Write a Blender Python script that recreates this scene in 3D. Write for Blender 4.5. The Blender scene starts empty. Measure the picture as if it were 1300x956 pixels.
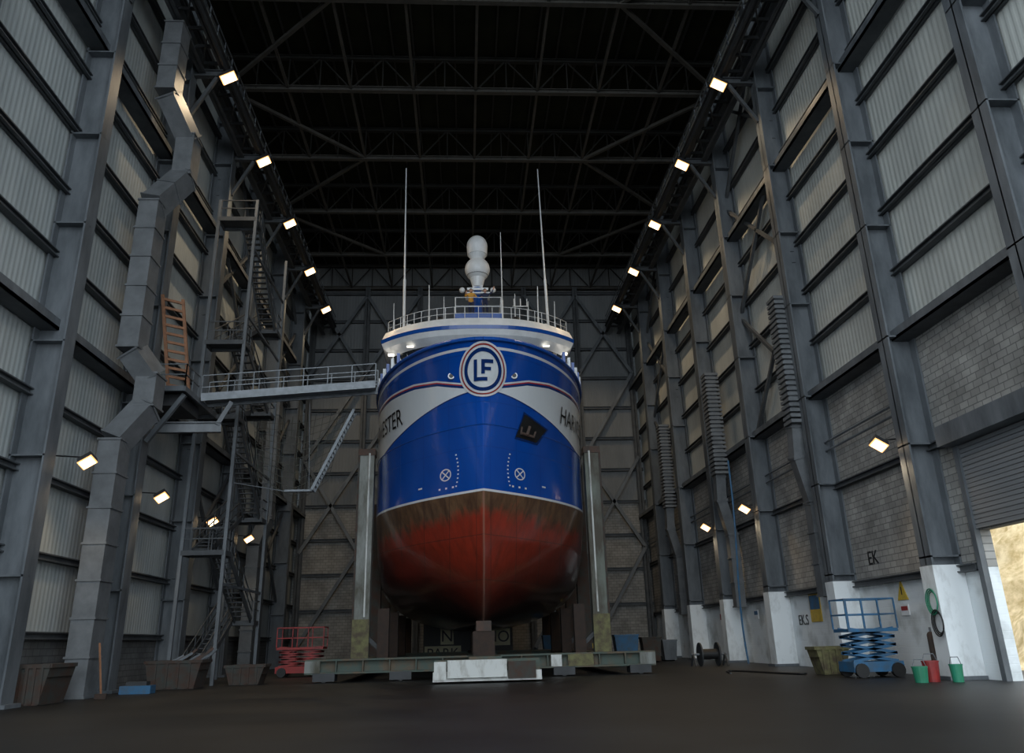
import bpy, math, random
import numpy as np
from mathutils import Vector, Matrix
random.seed(4)
S=bpy.context.scene
# ------------------------------------------------------------------ materials
def _n(nt,t,**k):
    n=nt.nodes.new(t)
    for a,b in k.items(): setattr(n,a,b)
    return n
def mat(name,c1,c2=None,rough=.6,metal=0,scale=1.5,bump=0,contrast=(.35,.65),emit=None,es=0,spec=None,stretch=(1,1,1)):
    m=bpy.data.materials.new(name); m.use_nodes=True; nt=m.node_tree
    p=nt.nodes['Principled BSDF']; p.inputs['Roughness'].default_value=rough; p.inputs['Metallic'].default_value=metal
    if spec is not None: p.inputs['Specular IOR Level'].default_value=spec
    if c2 is None: c2=tuple(x*.8 for x in c1)
    g=_n(nt,'ShaderNodeNewGeometry'); mp=_n(nt,'ShaderNodeMapping'); mp.inputs['Scale'].default_value=stretch
    nt.links.new(g.outputs['Position'],mp.inputs['Vector'])
    no=_n(nt,'ShaderNodeTexNoise'); no.inputs['Scale'].default_value=scale; no.inputs['Detail'].default_value=6; no.inputs['Roughness'].default_value=.65
    nt.links.new(mp.outputs[0],no.inputs['Vector'])
    r=_n(nt,'ShaderNodeValToRGB'); r.color_ramp.elements[0].position=contrast[0]; r.color_ramp.elements[1].position=contrast[1]
    r.color_ramp.elements[0].color=(*c1,1); r.color_ramp.elements[1].color=(*c2,1)
    nt.links.new(no.outputs['Fac'],r.inputs['Fac']); nt.links.new(r.outputs['Color'],p.inputs['Base Color'])
    if bump:
        b=_n(nt,'ShaderNodeBump'); b.inputs['Strength'].default_value=bump; b.inputs['Distance'].default_value=.05
        nt.links.new(no.outputs['Fac'],b.inputs['Height']); nt.links.new(b.outputs[0],p.inputs['Normal'])
    if emit: p.inputs['Emission Color'].default_value=(*emit,1); p.inputs['Emission Strength'].default_value=es
    return m
def cladding(name,axis,c1,c2):
    m=mat(name,c1,c2,rough=.8,scale=.45,contrast=(.3,.7),stretch=(1,1,.3)); nt=m.node_tree; p=nt.nodes['Principled BSDF']
    g=_n(nt,'ShaderNodeNewGeometry'); s=_n(nt,'ShaderNodeSeparateXYZ'); nt.links.new(g.outputs['Position'],s.inputs[0])
    mu=_n(nt,'ShaderNodeMath',operation='MULTIPLY'); mu.inputs[1].default_value=2*math.pi/.3
    nt.links.new(s.outputs[axis],mu.inputs[0]); si=_n(nt,'ShaderNodeMath',operation='SINE'); nt.links.new(mu.outputs[0],si.inputs[0])
    mr=_n(nt,'ShaderNodeMapRange'); mr.inputs['From Min'].default_value=-.6; mr.inputs['From Max'].default_value=.6
    nt.links.new(si.outputs[0],mr.inputs['Value'])
    b=_n(nt,'ShaderNodeBump'); b.inputs['Strength'].default_value=.4; b.inputs['Distance'].default_value=.03
    nt.links.new(mr.outputs[0],b.inputs['Height']); nt.links.new(b.outputs[0],p.inputs['Normal'])
    return m
def blockwork(name,axis,c1,c2,mortar,paint_z=None,paint=(.78,.82,.84)):
    m=bpy.data.materials.new(name); m.use_nodes=True; nt=m.node_tree; p=nt.nodes['Principled BSDF']; p.inputs['Roughness'].default_value=.9
    g=_n(nt,'ShaderNodeNewGeometry'); s=_n(nt,'ShaderNodeSeparateXYZ'); nt.links.new(g.outputs['Position'],s.inputs[0])
    c=_n(nt,'ShaderNodeCombineXYZ'); nt.links.new(s.outputs[axis],c.inputs[0]); nt.links.new(s.outputs[2],c.inputs[1])
    br=_n(nt,'ShaderNodeTexBrick'); br.inputs['Scale'].default_value=1; br.inputs['Brick Width'].default_value=.5; br.inputs['Row Height'].default_value=.25
    br.inputs['Mortar Size'].default_value=.018; br.inputs['Color1'].default_value=(*c1,1); br.inputs['Color2'].default_value=(*c2,1); br.inputs['Mortar'].default_value=(*mortar,1)
    nt.links.new(c.outputs[0],br.inputs['Vector'])
    no=_n(nt,'ShaderNodeTexNoise'); no.inputs['Scale'].default_value=.8; no.inputs['Detail'].default_value=6; nt.links.new(g.outputs['Position'],no.inputs['Vector'])
    mr=_n(nt,'ShaderNodeMapRange'); mr.inputs['From Min'].default_value=.3; mr.inputs['From Max'].default_value=.7; mr.inputs['To Min'].default_value=.65; mr.inputs['To Max'].default_value=1.15
    nt.links.new(no.outputs['Fac'],mr.inputs['Value'])
    mx=_n(nt,'ShaderNodeMix',data_type='RGBA',blend_type='MULTIPLY'); mx.inputs[0].default_value=1
    nt.links.new(br.outputs['Color'],mx.inputs[6]); nt.links.new(mr.outputs[0],mx.inputs[7]); out=mx.outputs[2]
    if paint_z:
        lt=_n(nt,'ShaderNodeMath',operation='LESS_THAN'); lt.inputs[1].default_value=paint_z; nt.links.new(s.outputs[2],lt.inputs[0])
        rp=_n(nt,'ShaderNodeValToRGB'); rp.color_ramp.elements[0].position=.3; rp.color_ramp.elements[1].position=.5
        rp.color_ramp.elements[0].color=(paint[0]*.6,paint[1]*.6,paint[2]*.58,1); rp.color_ramp.elements[1].color=(*paint,1)
        nt.links.new(no.outputs['Fac'],rp.inputs['Fac'])
        m2=_n(nt,'ShaderNodeMix',data_type='RGBA'); nt.links.new(lt.outputs[0],m2.inputs[0]); nt.links.new(out,m2.inputs[6]); nt.links.new(rp.outputs[0],m2.inputs[7]); out=m2.outputs[2]
    nt.links.new(out,p.inputs['Base Color'])
    b=_n(nt,'ShaderNodeBump'); b.inputs['Strength'].default_value=.5; b.inputs['Distance'].default_value=.02; b.invert=True
    nt.links.new(br.outputs['Fac'],b.inputs['Height']); nt.links.new(b.outputs[0],p.inputs['Normal'])
    return m
M={}
M['steel']=mat('grey_painted_steel',(.072,.082,.092),(.145,.16,.175),rough=.48,scale=1.2,stretch=(1,1,.3))
M['girt']=mat('girt_steel',(.045,.05,.056),(.08,.087,.093),rough=.6,scale=1.2)
M['steel_d']=mat('dark_steel',(.024,.026,.028),(.045,.048,.052),rough=.6)
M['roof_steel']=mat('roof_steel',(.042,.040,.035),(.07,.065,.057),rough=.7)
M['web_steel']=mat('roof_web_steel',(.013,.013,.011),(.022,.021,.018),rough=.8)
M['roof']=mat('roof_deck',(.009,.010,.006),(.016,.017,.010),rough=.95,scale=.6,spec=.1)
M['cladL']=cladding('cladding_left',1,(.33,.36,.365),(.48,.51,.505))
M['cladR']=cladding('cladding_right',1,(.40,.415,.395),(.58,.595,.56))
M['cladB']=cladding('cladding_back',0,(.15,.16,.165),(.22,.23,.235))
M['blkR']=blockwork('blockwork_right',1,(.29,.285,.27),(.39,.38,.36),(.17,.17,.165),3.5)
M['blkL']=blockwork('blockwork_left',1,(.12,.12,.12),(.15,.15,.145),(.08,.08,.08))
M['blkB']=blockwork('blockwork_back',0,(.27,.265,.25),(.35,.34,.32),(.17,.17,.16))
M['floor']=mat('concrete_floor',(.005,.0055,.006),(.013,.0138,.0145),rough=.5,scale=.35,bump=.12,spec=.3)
M['white']=mat('white_paint',(.78,.8,.82),(.62,.64,.65),rough=.35,scale=.8)
M['white_d']=mat('weathered_white',(.60,.61,.59),(.20,.18,.14),rough=.7,scale=1.6,contrast=(.48,.72),stretch=(1,1,.4))
M['white_c']=mat('column_white',(.78,.81,.82),(.45,.46,.45),rough=.7,scale=1.3,contrast=(.5,.75),stretch=(1,1,.5))
M['post']=mat('post_paint',(.23,.24,.225),(.07,.065,.045),rough=.75,scale=1.3,contrast=(.40,.62),stretch=(1,1,.3))
M['postR']=mat('post_paint_green',(.15,.165,.14),(.07,.06,.045),rough=.75,scale=1.3,contrast=(.40,.62),stretch=(1,1,.3))
M['blue']=mat('blue_gloss',(.005,.07,.34),(.004,.06,.29),rough=.25)
M['navyb']=mat('navy_gloss',(.004,.03,.15),(.004,.025,.12),rough=.25)
M['red']=mat('red_paint',(.36,.025,.02),(.2,.02,.02),rough=.5)
M['black']=mat('black_paint',(.008,.008,.009),(.015,.015,.015),rough=.5)
M['glass']=mat('dark_glass',(.01,.013,.018),(.02,.025,.03),rough=.08)
M['green']=mat('cradle_green',(.06,.085,.07),(.11,.08,.05),rough=.7,scale=1.3,contrast=(.45,.6))
M['rust']=mat('rusty_steel',(.10,.055,.04),(.05,.045,.04),rough=.85,scale=2)
M['galv']=mat('galvanised',(.22,.24,.26),(.15,.165,.18),rough=.5,metal=.3,scale=3)
M['duct']=mat('duct_sheet',(.11,.118,.125),(.165,.175,.185),rough=.55,metal=.1,scale=1.5)
M['wood']=mat('timber',(.32,.15,.08),(.20,.10,.055),rough=.8,scale=4)
M['darkwood']=mat('keel_block_timber',(.05,.03,.022),(.03,.022,.018),rough=.9,scale=4)
M['lift_blue']=mat('lift_blue',(.02,.13,.28),(.05,.10,.16),rough=.55,scale=3)
M['yellow']=mat('yellow_paint',(.65,.45,.05),(.5,.33,.04),rough=.6,scale=4)
M['skip']=mat('skip_yellowgreen',(.17,.165,.07),(.08,.06,.04),rough=.8,scale=3)
M['skipd']=mat('skip_dark',(.045,.05,.045),(.06,.03,.02),rough=.85,scale=2.5)
M['gr']=mat('green_plastic',(.02,.22,.13),(.02,.17,.09),rough=.5)
M['lamp']=mat('lamp_glass',(1,.85,.6),(1,.85,.6),emit=(1,.78,.48),es=5)
M['lamprim']=mat('lamp_glow_rim',(.9,.6,.3),(.9,.6,.3),emit=(1,.48,.15),es=1.1)  # housing rim emits orange, standing in for the glow around the lamp
M['lampin']=mat('cabin_light',(1,.95,.85),(1,.95,.85),emit=(1,.93,.8),es=1.5)
M['shutter']=mat('roller_shutter',(.17,.18,.19),(.22,.23,.24),rough=.5,stretch=(.1,.1,12),scale=1)
M['net']=mat('net_rope',(.05,.06,.05),(.08,.08,.07),rough=.9)
M['stone']=mat('hedge_bank_sun_tint',(.95,.74,.46),(.55,.38,.17),rough=.95,scale=1.8,bump=.5)  # no sun lamp outside; sunlight is put into the bright base colour
M['skin']=mat('skin',(.55,.30,.21),(.5,.27,.19),rough=.5)
M['hair']=mat('hair',(.05,.03,.02),(.03,.02,.015),rough=.8)
M['navy']=mat('navy_cloth',(.015,.02,.05),(.02,.025,.06),rough=.9)
M['hivis']=mat('orange_jacket',(.6,.30,.04),(.5,.25,.04),rough=.8)
M['cream']=mat('sign_cream',(.9,.86,.62),(.8,.76,.55),rough=.7,scale=3)
# ------------------------------------------------------------------ builder
class B:
    def __init__(s): s.v=[];s.f=[];s.m=[];s.mats=[]
    def mi(s,k):
        m=M[k] if isinstance(k,str) else k
        if m not in s.mats: s.mats.append(m)
        return s.mats.index(m)
    def add(s,vs,fs,k):
        o=len(s.v); i=s.mi(k); s.v+= [tuple(v) for v in vs]
        for f in fs: s.f.append([a+o for a in f]); s.m.append(i)
    def box(s,c,sz,k,rz=0,ry=0,rx=0):
        R=Matrix.Rotation(rz,3,'Z')@Matrix.Rotation(ry,3,'Y')@Matrix.Rotation(rx,3,'X'); c=Vector(c)
        vs=[c+R@Vector((x*sz[0]/2,y*sz[1]/2,z*sz[2]/2)) for x in(-1,1) for y in(-1,1) for z in(-1,1)]
        s.add(vs,[(0,1,3,2),(4,6,7,5),(0,4,5,1),(2,3,7,6),(0,2,6,4),(1,5,7,3)],k)
    def mm(s,a,b,k):
        s.box([(a[i]+b[i])/2 for i in range(3)],[abs(a[i]-b[i]) for i in range(3)],k)
    def frame(s,p,q,up=(0,0,1)):
        p=Vector(p);q=Vector(q);d=(q-p).normalized();u=Vector(up)
        if abs(d.dot(u))>.98: u=Vector((0,1,0))
        w=d.cross(u).normalized(); u=w.cross(d).normalized(); return p,q,d,w,u
    def beam(s,p,q,wd,ht,k,up=(0,0,1)):
        p,q,d,w,u=s.frame(p,q,up)
        vs=[e+w*(x*wd/2)+u*(y*ht/2) for e in(p,q) for x in(-1,1) for y in(-1,1)]
        s.add(vs,[(0,1,3,2),(4,6,7,5),(0,4,5,1),(2,3,7,6),(0,2,6,4),(1,5,7,3)],k)
    def ib(s,p,q,wd,ht,k,up=(0,0,1),t=.05):
        P,Q,d,w,u=s.frame(p,q,up); o=u*(ht/2-t/2)
        s.beam(P+o,Q+o,wd,t,k,up); s.beam(P-o,Q-o,wd,t,k,up); s.beam(P,Q,t,ht,k,up)
    def cyl(s,p,q,r,k,n=10,r2=None):
        p,q,d,w,u=s.frame(p,q); r2=r if r2 is None else r2; vs=[]
        for e,rr in((p,r),(q,r2)):
            for i in range(n):
                a=2*math.pi*i/n; vs.append(e+w*math.cos(a)*rr+u*math.sin(a)*rr)
        fs=[(i,(i+1)%n,n+(i+1)%n,n+i) for i in range(n)]+[tuple(range(n))[::-1],tuple(range(n,2*n))]
        s.add(vs,fs,k)
    def ball(s,c,r,k,nu=20,nv=12,sz=1,zmin=-1):
        vs=[];fs=[]
        for j in range(nv+1):
            t=math.pi*j/nv
            for i in range(nu):
                a=2*math.pi*i/nu; vs.append((c[0]+r*math.sin(t)*math.cos(a),c[1]+r*math.sin(t)*math.sin(a),c[2]+r*sz*max(zmin,math.cos(t))))
        for j in range(nv):
            for i in range(nu): fs.append((j*nu+i,(j+1)*nu+i,(j+1)*nu+(i+1)%nu,j*nu+(i+1)%nu))
        s.add(vs,fs,k)
    def loft(s,o1,z1,o2,z2,k,caps=True):
        n=len(o1); vs=[(x,y,z1) for x,y in o1]+[(x,y,z2) for x,y in o2]
        fs=[(i,(i+1)%n,n+(i+1)%n,n+i) for i in range(n)]
        if caps: fs+=[tuple(range(n))[::-1],tuple(range(n,2*n))]
        s.add(vs,fs,k)
    def done(s,name,parent=None,smooth=False,origin=True):
        a=np.array(s.v); o=np.array([(a[:,0].min()+a[:,0].max())/2,(a[:,1].min()+a[:,1].max())/2,a[:,2].min()]) if origin else np.zeros(3)
        me=bpy.data.meshes.new(name); me.from_pydata([tuple(x) for x in (a-o)],[],s.f)
        for m in s.mats: me.materials.append(m)
        me.polygons.foreach_set('material_index',s.m)
        if smooth: me.polygons.foreach_set('use_smooth',[True]*len(me.polygons))
        me.update(); ob=bpy.data.objects.new(name,me); S.collection.objects.link(ob); ob.location=o
        if parent: ob.parent=parent; ob.location=Vector(o)-parent.location
        return ob
def empty(name,loc=(0,0,0)):
    e=bpy.data.objects.new(name,None); S.collection.objects.link(e); e.location=loc; return e
def light(name,kind,loc,energy,col,parent=None,size=.3,target=None,angle=None):
    l=bpy.data.lights.new(name,kind); l.energy=energy; l.color=col
    if kind in('POINT','SPOT'): l.shadow_soft_size=size
    if kind=='SPOT' and angle: l.spot_size=angle; l.spot_blend=.6
    o=bpy.data.objects.new(name,l); S.collection.objects.link(o)
    if target: o.rotation_euler=(Vector(target)-Vector(loc)).to_track_quat('-Z','Y').to_euler()
    o.location=Vector(loc)-(parent.location if parent else Vector((0,0,0)))
    if parent: o.parent=parent
    return o
# ------------------------------------------------------------------ hall
XL,XR=-15.6,17.3; IL,IR=-14.4,16.2; Y0,YB=.4,77.5; ZT=38.8
BAYS=[4.3+8.12*i for i in range(9)]     # 4.3 ... 69.3
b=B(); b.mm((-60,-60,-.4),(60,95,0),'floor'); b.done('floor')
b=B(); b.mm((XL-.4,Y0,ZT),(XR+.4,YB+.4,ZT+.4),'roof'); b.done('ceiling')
def levels(z0): 
    r=[];z=z0
    while z<37.5: r.append(z); z+=2.72
    return r
# right wall
b=B(); W=.35; D0,D1,DH=21.4,26.9,4.7
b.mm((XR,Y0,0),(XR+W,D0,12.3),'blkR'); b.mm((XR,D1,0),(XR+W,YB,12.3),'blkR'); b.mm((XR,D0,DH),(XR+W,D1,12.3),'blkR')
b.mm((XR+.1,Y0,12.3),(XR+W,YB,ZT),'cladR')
for z in [3.55,7.9]:
    for ya,yb in [(Y0,D0-.4),(D1+.4,YB)]: b.ib((XR-.14,ya,z),(XR-.14,yb,z),.28,.26,'girt')
for z in levels(12.3): b.ib((XR-.1,Y0,z),(XR-.1,YB,z),.32,.26,'girt')
for z in (12.3,25.0): b.mm((XR-.75,Y0,z-.2),(XR,YB,z-.08),'girt'); b.mm((XR-.75,Y0,z-.2),(XR-.69,YB,z+.22),'steel')
for i in (4,7):
    y=BAYS[i]
    for z in (12.5,20,28): b.beam((XR-.4,y,z),(XR-.4,y+8.12,z+7),.18,.18,'girt'); b.beam((XR-.4,y+8.12,z),(XR-.4,y,z+7),.18,.18,'girt')
# cable trays / conduit runs
for z in (9.6,10.0): b.cyl((XR-.3,D1+2,z),(XR-.3,YB-1,z),.05,'steel',6)
b.done('wall_right',origin=False)
# left wall
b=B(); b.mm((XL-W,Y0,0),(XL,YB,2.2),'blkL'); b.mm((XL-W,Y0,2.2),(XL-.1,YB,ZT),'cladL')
for z in levels(2.2): b.ib((XL+.1,Y0,z),(XL+.1,YB,z),.32,.26,'girt')
for z in (12.9,25.4): b.mm((XL,Y0,z-.2),(XL+.75,YB,z-.08),'girt'); b.mm((XL+.69,Y0,z-.2),(XL+.75,YB,z+.22),'steel')
for i in (5,7):
    y=BAYS[i]
    for z in (5,13,21,29): b.beam((XL+.4,y,z),(XL+.4,y+8.12,z+7),.18,.18,'girt'); b.beam((XL+.4,y+8.12,z),(XL+.4,y,z+7),.18,.18,'girt')
b.done('wall_left',origin=False)
# back wall
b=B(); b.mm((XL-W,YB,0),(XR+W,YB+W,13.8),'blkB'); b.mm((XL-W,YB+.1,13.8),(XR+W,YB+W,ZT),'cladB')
z=4.5
while z<37: b.ib((XL,YB-.12,z),(XR,YB-.12,z),.3,.28,'girt'); z+=3.1
xs=[XL+.5+i*(XR-XL-1)/6 for i in range(7)]
for x in xs: b.ib((x,YB-.45,0),(x,YB-.45,36),.5,.6,'girt',up=(0,1,0))
for i in (0,1,4,5):
    for z in (1,9.5,18,26.5): b.beam((xs[i],YB-.8,z),(xs[i+1],YB-.8,z+8.5),.3,.3,'steel'); 
    for z in (9.5,26.5): b.beam((xs[i+1],YB-.8,z),(xs[i],YB-.8,z+8.5),.3,.3,'steel')
b.done('wall_back',origin=False)
# columns
def column(x_in,x_out,y,s,white):
    b=B(); zt=36; fw=.78
    b.mm((x_in,y-fw/2,0),(x_in+s*.07,y+fw/2,zt),'steel'); b.mm((x_out-s*.07,y-fw/2,0),(x_out,y+fw/2,zt),'steel')
    b.mm((x_in,y-.03,0),(x_out,y+.03,zt),'steel')
    for z in (4,8,12.2,17,21,25,30,33): b.mm((x_in,y-fw/2,z-.03),(x_out,y+fw/2,z+.03),'steel')
    b.mm((x_in-s*.2,y-.5,0),(x_out,y+.5,.12),'steel')
    if white: b.mm((x_in-s*.03,y-fw/2-.03,.12),(x_out,y+fw/2+.03,3.7),'white_c')
    b.done('steel_column')
for y in BAYS:
    column(IR,XR-.01,y,1,True); column(IL,XL+.01,y,-1,False)
# crane runways with walkway and brackets
def runway(xa,xb,xw,s):
    b=B(); z=31.2
    b.ib((xa,Y0,z),(xa,YB-1,z),.3,.7,'steel_d'); b.ib((xb,Y0,z),(xb,YB-1,z),.4,1.1,'girt')
    y=1.5
    while y<YB-1: b.beam((xa,y,z),(xb,y,z),.12,.18,'steel_d'); y+=1.35
    y=1.5
    while y<YB-4: b.beam((xa,y,z-.2),(xb,y+2.7,z-.2),.08,.08,'steel_d'); y+=2.7
    for h in (.95,1.4): b.beam((xa,Y0,z+h),(xa,YB-1,z+h),.05,.05,'steel')
    y=1.5
    while y<YB-1: b.beam((xa,y,z),(xa,y,z+1.4),.05,.05,'steel'); y+=1.35
    b.mm((xb-.3,Y0,z+.6),(xb+.3,YB-1,z+.75),'steel_d')
    for y in BAYS:
        b.ib((xa,y,z-.55),(xw,y,z-.55),.3,.4,'girt'); b.beam((xa+s*.3,y,z-.8),(xw,y,z-3.2),.18,.18,'girt')
    b.done('crane_runway')
runway(14.5,15.7,16.19,1); runway(-12.9,-14.0,-14.39,-1)
# roof trusses and bracing
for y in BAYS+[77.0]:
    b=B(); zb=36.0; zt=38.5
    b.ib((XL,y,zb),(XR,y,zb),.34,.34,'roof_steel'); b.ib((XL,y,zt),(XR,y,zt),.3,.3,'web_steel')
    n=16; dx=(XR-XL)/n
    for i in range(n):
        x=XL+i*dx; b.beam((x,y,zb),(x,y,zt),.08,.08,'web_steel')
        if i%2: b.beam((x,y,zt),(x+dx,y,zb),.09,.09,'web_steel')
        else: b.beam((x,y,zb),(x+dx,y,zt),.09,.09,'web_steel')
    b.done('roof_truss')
b=B(); n=8; dx=(XR-XL)/n
for i in range(n+1):
    x=XL+i*dx; b.beam((x,Y0,36.1),(x,YB,36.1),.16,.2,'roof_steel')
for i in range(25):
    x=XL+i*(XR-XL)/24; b.beam((x,Y0,38.68),(x,YB,38.68),.1,.2,'web_steel')
for j in range(len(BAYS)-1):
    y=BAYS[j]
    for xa,xb in ((XL,XL+dx*2),(XR,XR-dx*2)):
        if j%2==0: xa,xb=xb,xa
        b.beam((xa,y,36.0),(xb,y+8.12,36.0),.22,.22,'roof_steel')
b.done('roof_bracing')
# floodlights
for i in range(4,9):
    y=BAYS[i]
    for x,s in ((14.3,-1),(-12.65,1)):
        e=empty('floodlight',(x,y,30.6)); b=B()
        b.box((x,y,30.5),(.85,.55,.3),'steel_d',ry=s*-.5,rx=-.5); b.box((x+s*.09,y-.09,30.34),(.82,.52,.05),'lamprim',ry=s*-.5,rx=-.5); b.box((x+s*.11,y-.11,30.30),(.70,.44,.05),'lamp',ry=s*-.5,rx=-.5)
        b.beam((x,y,30.6),(x-s*.1,y,30.9),.06,.06,'steel_d'); b.done('housing',e)
        light('lamp_light','SPOT',(x+s*.4,y-.2,29.9),1000,(1,.76,.48),e,.3,(x+s*6,y,0),2.4)
for x,s,ys in ((15.8,-1,(29.6,45.5,53.4)),(-14.1,1,(30.8,38.7,46.8,54.9))):
    for y in ys:
        e=empty('wall_lamp',(x,y,8.3)); b=B()
        b.box((x,y,8.34),(.55,.42,.2),'steel_d',ry=s*-.55,rx=-.6); b.box((x+s*.05,y-.07,8.23),(.56,.42,.04),'lamprim',ry=s*-.55,rx=-.6); b.box((x+s*.06,y-.085,8.21),(.46,.34,.04),'lamp',ry=s*-.55,rx=-.6)
        b.beam((x,y+.1,8.45),(x-s*1.4,y+.1,8.55),.05,.05,'black'); b.done('housing',e)
        light('lamp_light','SPOT',(x+s*.3,y-.3,7.8),160,(1,.76,.48),e,.2,(x-s*1,y-1,0),2.2)
# ducts
def duct(pts,w,d,name='air_duct',bell=None):
    b=B()
    for p,q in zip(pts[:-1],pts[1:]):
        b.beam(p,q,w,d,'duct',up=(1,0,0)); 
        L=(Vector(q)-Vector(p)).length; n=max(1,int(L/1.25))
        for i in range(n+1):
            c=Vector(p).lerp(Vector(q),i/n); dd=(Vector(q)-Vector(p)).normalized()*.04
            b.beam(c-dd,c+dd,w+.1,d+.1,'duct',up=(1,0,0))
    if bell:
        (x,y),z0,z1=bell; z=z0
        while z<z1:
            b.box((x,y,z),(d+.3,w+.3,.16),'duct'); z+=.27
    b.done(name)
duct([(-14.2,33.2,.05),(-14.2,33.2,9.6),(-13.4,33.9,11.2),(-13.4,33.9,12.6),(-14.1,33.3,13.6),(-14.1,33.3,20.6),(-13.4,34.6,22.8),(-13.4,34.6,25.0),(-14.1,33.2,26.6),(-14.1,33.2,30.5)],1.1,.85)
duct([(-14.3,57.5,.05),(-14.3,57.5,8),(-13.9,58.6,10),(-13.9,58.6,20)],1.0,.8)
for y in (38.6,51.3,64.8):
    duct([(16.75,y-.1,3.2),(16.75,y-.1,7.5),(16.15,y-.5,9.6),(16.15,y-1,12.5),(16.15,y-1,17.6)],.7,.6,bell=((16.15,y-1),11.2,17.8))
# right door
b=B()
z=4.75
while z<7.7: b.mm((XR-.12,D0,z),(XR-.06,D1,z+.13),'shutter'); z+=.15
b.mm((XR-.2,D0-.15,0),(XR-.01,D0,8.0),'steel'); b.mm((XR-.2,D1,0),(XR-.01,D1+.25,8.0),'steel'); b.mm((XR-.7,D0-.2,7.6),(XR-.01,D1+.3,8.3),'steel')
b.done('roller_shutter_door')
b=B(); n=30; vs=[];fs=[]
for i in range(n+1):
    for j in range(11):
        vs.append((22.5+.5*math.sin(i*1.3)+.35*math.sin(j*2.1+i)+j*.7,14+i*1.1,j*.9))  # bank leans back to catch more sky light
for i in range(n):
    for j in range(10): a=i*11+j; fs.append((a,a+1,a+12,a+11))
b.add(vs,fs,'stone'); b.done('garden_bank',smooth=True)
# signs / lettering on the right wall
def sign(y,z,w,h,cols,tri=False):
    b=B()
    if tri: b.add([(XR-.04,y-w/2,z-h/2),(XR-.04,y+w/2,z-h/2),(XR-.04,y,z+h/2),(XR-.005,y-w/2,z-h/2),(XR-.005,y+w/2,z-h/2),(XR-.005,y,z+h/2)],[(0,1,2),(3,5,4),(0,3,4,1),(1,4,5,2),(2,5,3,0)],cols[0]); b.mm((XR-.05,y-.03,z-.18),(XR-.035,y+.03,z+.12),'black')
    else:
        b.mm((XR-.04,y-w/2,z-h/2),(XR-.005,y+w/2,z+h/2),cols[0])
        if len(cols)>1: b.mm((XR-.05,y-w/2+.06,z-h*.05),(XR-.038,y+w/2-.06,z+h/2-.06),cols[1])
    b.done('wall_sign')
sign(41.3,2.75,1.3,1.3,('yellow','lift_blue')); sign(32.7,3.1,.8,.75,('yellow',),True); sign(32.7,2.35,.6,.4,('white','red')); sign(57,2.6,.6,.8,('white','red')); sign(50,2.7,.7,.5,('white','lift_blue'))
def textmesh(body,size,k,name,fn=None,parent=None,loc=(0,0,0),rot=(0,0,0),ext=.01,sx=1):
    c=bpy.data.curves.new(name,'FONT'); c.body=body; c.size=size; c.extrude=ext; c.align_x='CENTER'; c.align_y='CENTER'
    o=bpy.data.objects.new(name,c); S.collection.objects.link(o); bpy.context.view_layer.update()
    me=bpy.data.meshes.new_from_object(o.evaluated_get(bpy.context.evaluated_depsgraph_get())); bpy.data.objects.remove(o)
    me.materials.clear(); me.materials.append(M[k])
    if fn:
        for v in me.vertices: v.co=fn(v.co)
    ob=bpy.data.objects.new(name,me); S.collection.objects.link(ob); ob.location=loc; ob.rotation_euler=rot; ob.scale=(sx,1,1)
    if parent: ob.parent=parent
    return ob
textmesh('EK',.8,'black','painted_lettering',loc=(XR-.02,34.6,4.5),rot=(math.pi/2,0,-math.pi/2))
textmesh('EK.S',.7,'black','painted_lettering',loc=(XR-.02,43,2.2),rot=(math.pi/2,0,-math.pi/2))
# ------------------------------------------------------------------ ship
CX=.85
ship=empty('fishing_trawler',(CX,50,2.4))
zt_=[2.4,3.2,5,8,11,14.3]; cf=np.polyfit(zt_,[40.3,38.9,37.8,37.0,35.7,34.0],3)
stemY=lambda z: float(np.polyval(cf,z))
def Bm(z):
    zz=min(1,max(0.004,(z-2.35)/2.7)); return 5.68*(1-(1-zz)**2.4)**(1/2.4)+.012*max(0,z-8)
Lz=lambda z: float(np.interp(z,[2.4,4,6,8,11,14.3],[15,12,9.5,8.6,10,12]))
Az=lambda z: float(np.interp(z,[2.4,5,8,11,14.3],[1.5,1.65,1.8,1.9,2.0]))
Ez=lambda z: float(np.interp(z,[2.4,5,8,11,14.3],[1.25,1.10,1.0,.76,.52]))
def hb(d,z):
    t=min(1,max(0,d/Lz(z))); return Bm(z)*max(0,(1-(1-t)**Az(z)))**Ez(z)
def dof(h,z):
    r=min(.999,abs(h)/Bm(z)); return Lz(z)*(1-(1-r**(1/Ez(z)))**(1/Az(z)))
def Aline(d): return float(np.interp(d,[0,.4,1.2,2.5,5,9],[12.35,12.5,12.8,13.0,13.15,13.2]))
def Bline(d): return float(np.interp(d,[0,.4,1.2,2.5,4,6,9,14],[12.3,12.2,12.0,11.7,11.35,10.95,10.5,10.3]))
nz=90; nu=64; zs=[2.4+(14.3-2.4)*(i/nz)**1.0 for i in range(nz+1)]
vs=[];fa=[];fb=[];fs=[]
for s in range(-(nu+4),nu+5):
    k=abs(s); sg=-1 if s<0 else 1
    for z in zs:
        if k<=nu:
            d=Lz(z)*(k/nu)**1.9; y=stemY(z)+d; h=hb(d,z)
        else:
            y=[56,62,68,73][k-nu-1]; d=y-stemY(z); h=Bm(z)*(1,1,.97,.9)[k-nu-1]
        vs.append((CX+sg*h,y,z)); fa.append(z-Aline(d)); fb.append(z-Bline(d))
NC=nz+1; ns=2*(nu+4)+1
for i in range(ns-1):
    for j in range(nz): a=i*NC+j; fs.append((a,a+NC,a+NC+1,a+1))
for i in range((ns-1)//2):
    a=i*NC; c=(ns-1-i)*NC; fs.append((a,a+NC,c-NC,c))
fs=[f for f in fs if len(set(f))==4]
for j in range(nz): a=j; c=(ns-1)*NC+j; fs.append((a,a+1,c+1,c))
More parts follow.
